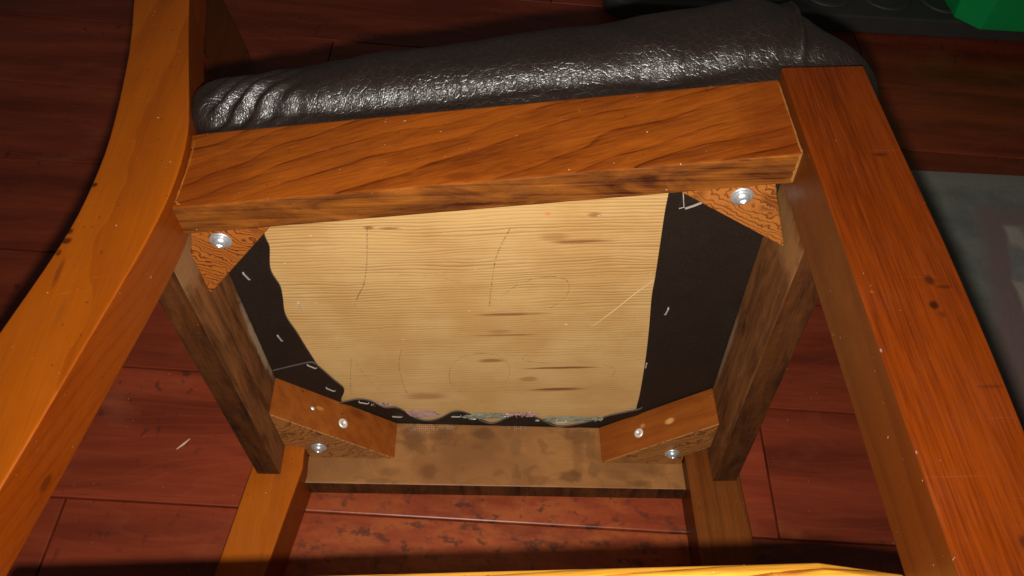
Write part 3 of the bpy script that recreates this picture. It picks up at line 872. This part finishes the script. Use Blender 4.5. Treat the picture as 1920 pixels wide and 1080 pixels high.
# ------------------------------------------------------------------ leather cushion
def cushion():
    # footprint, counter-clockwise seen along +z: near side first
    corners = [((.0125, near_y(.0125) + .0005), .014), ((.4335, near_y(.4335)), .060), ((.4335, .4341 + S * (.4335 - L)), .060), ((.0125, .4341 - S * (L - .0125)), .014),
               ((.0185, .352), .006), ((-.0190, .350), .010), ((-.0190, .068), .010), ((.0185, .066), .006)]
    path = []
    m = len(corners)
    for i in range(m):
        p0 = Vector(corners[i - 1][0]); p = Vector(corners[i][0]); p1 = Vector(corners[(i + 1) % m][0]); rr = corners[i][1]
        a = p + (p0 - p).normalized() * rr
        b = p + (p1 - p).normalized() * rr
        for k in range(13):
            u = k / 12
            path.append(a * (1 - u) ** 2 + p * 2 * u * (1 - u) + b * u * u)
    # resample
    ln = [0]
    for a, b in zip(path, path[1:] + path[:1]):
        ln.append(ln[-1] + (b - a).length)
    N = 1400
    pts = []
    j = 0
    cl = path + path[:1]
    for i in range(N):
        s_ = ln[-1] * i / N
        while ln[j + 1] < s_:
            j += 1
        u = (s_ - ln[j]) / max(1e-9, ln[j + 1] - ln[j])
        pts.append(cl[j].lerp(cl[j + 1], u))
    prof = [(-.0115, .0660), (-.0105, .0612), (-.0032, .0598), (-.0014, .0604), (-.0003, .0625), (.0004, .0680), (.0012, .0708), (.0036, .0740), (.0066, .0772), (.0092, .0812), (.0110, .0862),
            (.0118, .0925), (.0116, .1000), (.0104, .1080), (.0078, .1160), (.0040, .1235), (-.0015, .1305), (-.009, .1365), (-.020, .1415), (-.034, .1455), (-.055, .149), (-.085, .1515), (-.12, .1535), (-.16, .155), (-.195, .1555)]
    # refine the profile
    P2 = catmull([(a, b) for a, b in prof], 3)
    bm = bmesh.new()
    rings = []
    cx, cy = .21, .217
    for v in P2:
        ring = []
        for i, p in enumerate(pts):
            t_ = (pts[(i + 1) % N] - pts[i - 1]).normalized()
            n = Vector((t_.y, -t_.x))
            hx = min(1, max(0, p.x / .40))
            near = max(0.0, 1 - abs(p.y - near_y(p.x)) / .06)
            hf = .68 + .50 * min(1, hx * 1.12) ** .8
            z = .0630 + (v.y - .0630) * hf
            o_ = v.x
            front = max(0.0, min(1.0, (p.x - .36) / .06))
            up = max(0.0, (v.y - .070) / .06)
            if o_ > -.05:
                o_ -= front * .032 * min(1.5, up)          # the front edge slopes back
            inn = max(0.0, -o_)
            q = p + n * (o_ if o_ > -.011 else -.011)
            if inn > .011:
                dirc = Vector((cx, cy)) - q
                q = q + dirc * min(1, (inn - .011) / .184)
            # lumps, folds and gathers of the leather
            side = max(0.0, 1 - abs(v.y - .088) / .035)
            g = .0022 * mnoise.noise(Vector((p.x * 16, p.y * 16, v.y * 22))) + .0010 * mnoise.noise(Vector((p.x * 55, p.y * 55 + 3, v.y * 60)))
            lf = max(0.0, min(1, (p.x - .018) / .012, (.085 - p.x) / .03))
            ph = (p.x * 1.0 - (v.y - .07) * .9) / .0165
            fold = .0027 * lf * math.sin(ph * 2 * math.pi + 1.4 * mnoise.noise(Vector((p.x * 30, 1, v.y * 30)))) * side
            cr = math.exp(-((p.x - .290) / .016) ** 2) * .0016 * math.sin((v.y - .070) * 160 + p.x * 60)
            rp = .00022 * math.sin(p.x * 2 * math.pi / .0092 + 2.5 * mnoise.noise(Vector((p.x * 22, 4, v.y * 26)))) * math.exp(-((v.y - .076) / .010) ** 2)
            seam = .0042 * math.exp(-((p.x - .3755 - (v.y - .07) * .20) / .0018) ** 2) - .0022 * math.exp(-((p.x - .3800 - (v.y - .07) * .20) / .0022) ** 2)
            dsp = (g + (fold + cr + rp) * near + seam * near * min(1, up * 3 + .2)) * (1 if v.y > .0645 else .05)
            q = q + n * dsp
            peak = .010 * math.exp(-((p.x - .385) / .030) ** 2) * near * max(0, min(1, (v.y - .1) / .02)) * (1 if v.x > -.05 else max(0, 1 + (v.x + .05) / .06))
            ring.append(bm.verts.new((q.x, q.y, z + dsp * .4 + peak)))
        rings.append(ring)
    for a, b in zip(rings, rings[1:]):
        for i in range(N):
            k = (i + 1) % N
            bm.faces.new((a[i], a[k], b[k], b[i]))
    bm.faces.new(rings[-1])
    return bm
part('seat_cushion', cushion(), LEATHER, smooth=True)

# ------------------------------------------------------------------ rug
def rug_mat():
    t = NT('grey_green_rug')
    P = t.obj()
    x, y, z = t.xyz(P)
    n = t.noise(P, 26, 4, .6)
    f = t.noise(P, 700, 2, .6)
    wob = t.math('MULTIPLY', t.math('SUBTRACT', t.noise(P, 14, 3), .5), .03)
    c = t.mix(t.ss(n, .35, .7), (.165, .165, .130), (.105, .108, .084))
    top = t.ss(t.math('ADD', y, wob), -.045, -.02)
    c = t.mix(top, c, (.20, .185, .15))
    # burgundy band with a beige field inside
    xx = t.math('ADD', t.math('ADD', x, wob), t.math('MULTIPLY', y, -.22))
    band = t.math('MULTIPLY', t.ss(xx, .070, .094), t.ss(t.math('ADD', y, wob), -.054, -.078))
    inner = t.math('MULTIPLY', t.ss(xx, .112, .120), t.ss(t.math('ADD', y, wob), -.092, -.104))
    c = t.mix(band, c, (.17, .10, .09))
    c = t.mix(inner, c, t.mix(t.ss(t.noise(P, 17, 2), .45, .58), (.34, .28, .235), (.17, .155, .135)))
    c = t.mix(t.math('MULTIPLY', t.ss(f, .4, .7), .35), c, (.05, .05, .045))
    t.P('Base Color', c)
    t.P('Roughness', .95)
    t.P('Specular IOR Level', .1)
    t.P('Sheen Weight', .2)
    t.P('Normal', t.bump(f, .8, .002))
    return t.m
bm = bmesh.new()
nx, ny = 60, 60
RX, RY = 1.3, 1.5
g = []
for i in range(nx + 1):
    row = []
    for j in range(ny + 1):
        u, v = i / nx, j / ny
        fx = .004 * mnoise.noise(Vector((v * 40, 2, 0))) if i == 0 else 0
        fy = .004 * mnoise.noise(Vector((u * 60, 5, 0))) if j == ny else 0
        edge = min(u * RX, (1 - u) * RX, v * RY, (1 - v) * RY)
        h = .007 * min(1, edge / .012) ** .5 + .0012 * mnoise.noise(Vector((u * 30, v * 30, 7)))
        row.append(bm.verts.new((u * RX + fx, -RY * (1 - v) + fy, .0008 + max(0, h))))
    g.append(row)
for i in range(nx):
    for j in range(ny):
        bm.faces.new((g[i][j], g[i + 1][j], g[i + 1][j + 1], g[i][j + 1]))
bot = [[bm.verts.new((u * RX, -RY * (1 - v), .0004)) for u in (0, 1)] for v in (0, 1)]
bm.faces.new((bot[0][0], bot[1][0], bot[1][1], bot[0][1]))
rug = obj('rug', bm, rug_mat(), None, True)
rug.location = (.765, .470, 0)
rug.rotation_euler = (0, 0, -.01)
rug['label'] = 'grey-green rug with burgundy band lying beside the reddish chair leg'
rug['category'] = 'rug'

# ------------------------------------------------------------------ black mat with ring pattern, beyond the seat
RUBBER = plain('black_rubber', (.036, .034, .031), .6, 0, 40, .4, bump=.2)
mat_root = bpy.data.objects.new('rubber_mat', None)
link(mat_root)
mat_root.location = (.390, .776, 0)
mat_root.rotation_euler = (0, 0, .0)
mat_root['label'] = 'thick black rubber mat with raised rings behind the leather seat'
mat_root['category'] = 'mat'
MX, MY, MH = 1.1, .75, .030
def rrect(x0, y0, x1, y1, r, n=6):
    out = []
    for cx, cy, a0 in ((x1 - r, y0 + r, -90), (x1 - r, y1 - r, 0), (x0 + r, y1 - r, 90), (x0 + r, y0 + r, 180)):
        for k in range(n + 1):
            a = math.radians(a0 + 90 * k / n)
            out.append((cx + r * math.cos(a), cy + r * math.sin(a)))
    return out
obj('mat_body', prism(rrect(0, 0, MX, MY, .035), 0, MH, .003, 2), RUBBER, mat_root)
ringp = [(.030, 0), (.030, .0022), (.033, .0030), (.038, .0030), (.041, .0022), (.041, 0)]
ring_me = None
for i in range(11):
    for j in range(7):
        x, y = .065 + i * .095, .06 + j * .095
        if ring_me is None:
            o = obj('raised_ring', lathe(ringp, 24), RUBBER, mat_root, True)
            ring_me = o.data
        else:
            o = link(bpy.data.objects.new('raised_ring', ring_me), mat_root)
        o.location = (x, y, MH - .0005)

# ------------------------------------------------------------------ green plastic tub standing on the mat
def green():
    t = NT('green_plastic')
    P = t.obj()
    n = t.noise(P, 12, 3)
    t.P('Base Color', t.mix(n, (.004, .42, .10), (.003, .30, .07)))
    t.P('Roughness', .38)
    return t.m
GREEN = green()
tub = bpy.data.objects.new('plastic_tub', None)
link(tub)
tub.location = (1.055, .862, MH)
tub['label'] = 'bright green plastic tub standing on the black mat at the top right corner'
tub['category'] = 'tub'
def octo(hx, hy, c, z):
    return [(hx - c, -hy, z), (hx, -hy + c, z), (hx, hy - c, z), (hx - c, hy, z), (-hx + c, hy, z), (-hx, hy - c, z), (-hx, -hy + c, z), (-hx + c, -hy, z)]
obj('wall', loft([octo(.125, .105, .03, 0), octo(.128, .108, .032, .012), octo(.155, .135, .04, .16), octo(.150, .130, .04, .16), octo(.122, .102, .03, .014)], .002, 2), GREEN, tub)
obj('rim', loft([octo(.165, .145, .042, .150), octo(.165, .145, .042, .166), octo(.152, .132, .040, .166), octo(.152, .132, .040, .1605)], .001, 1), GREEN, tub)

# ------------------------------------------------------------------ a splinter on the floor
bm = loft([[(-.008, -.0004, .0006), (-.008, .0004, .0006), (-.008, 0, .0014)], [(0, -.0013, .0004), (0, .0011, .0004), (0, 0, .0020)], [(.007, -.0004, .0006), (.007, .0006, .0006), (.007, 0, .0011)]])
sp = obj('wood_splinter', bm, plain('pale_splinter', (.55, .40, .24), .7, 0, 200, .3))
w = Wp(-.1067, FL - S * .1067, .0491)
sp.location = (w.x, w.y, .0006)
sp.rotation_euler = (0, 0, .85)
sp['label'] = 'tiny pale wood splinter on the floor between leg and rail'
sp['category'] = 'splinter'
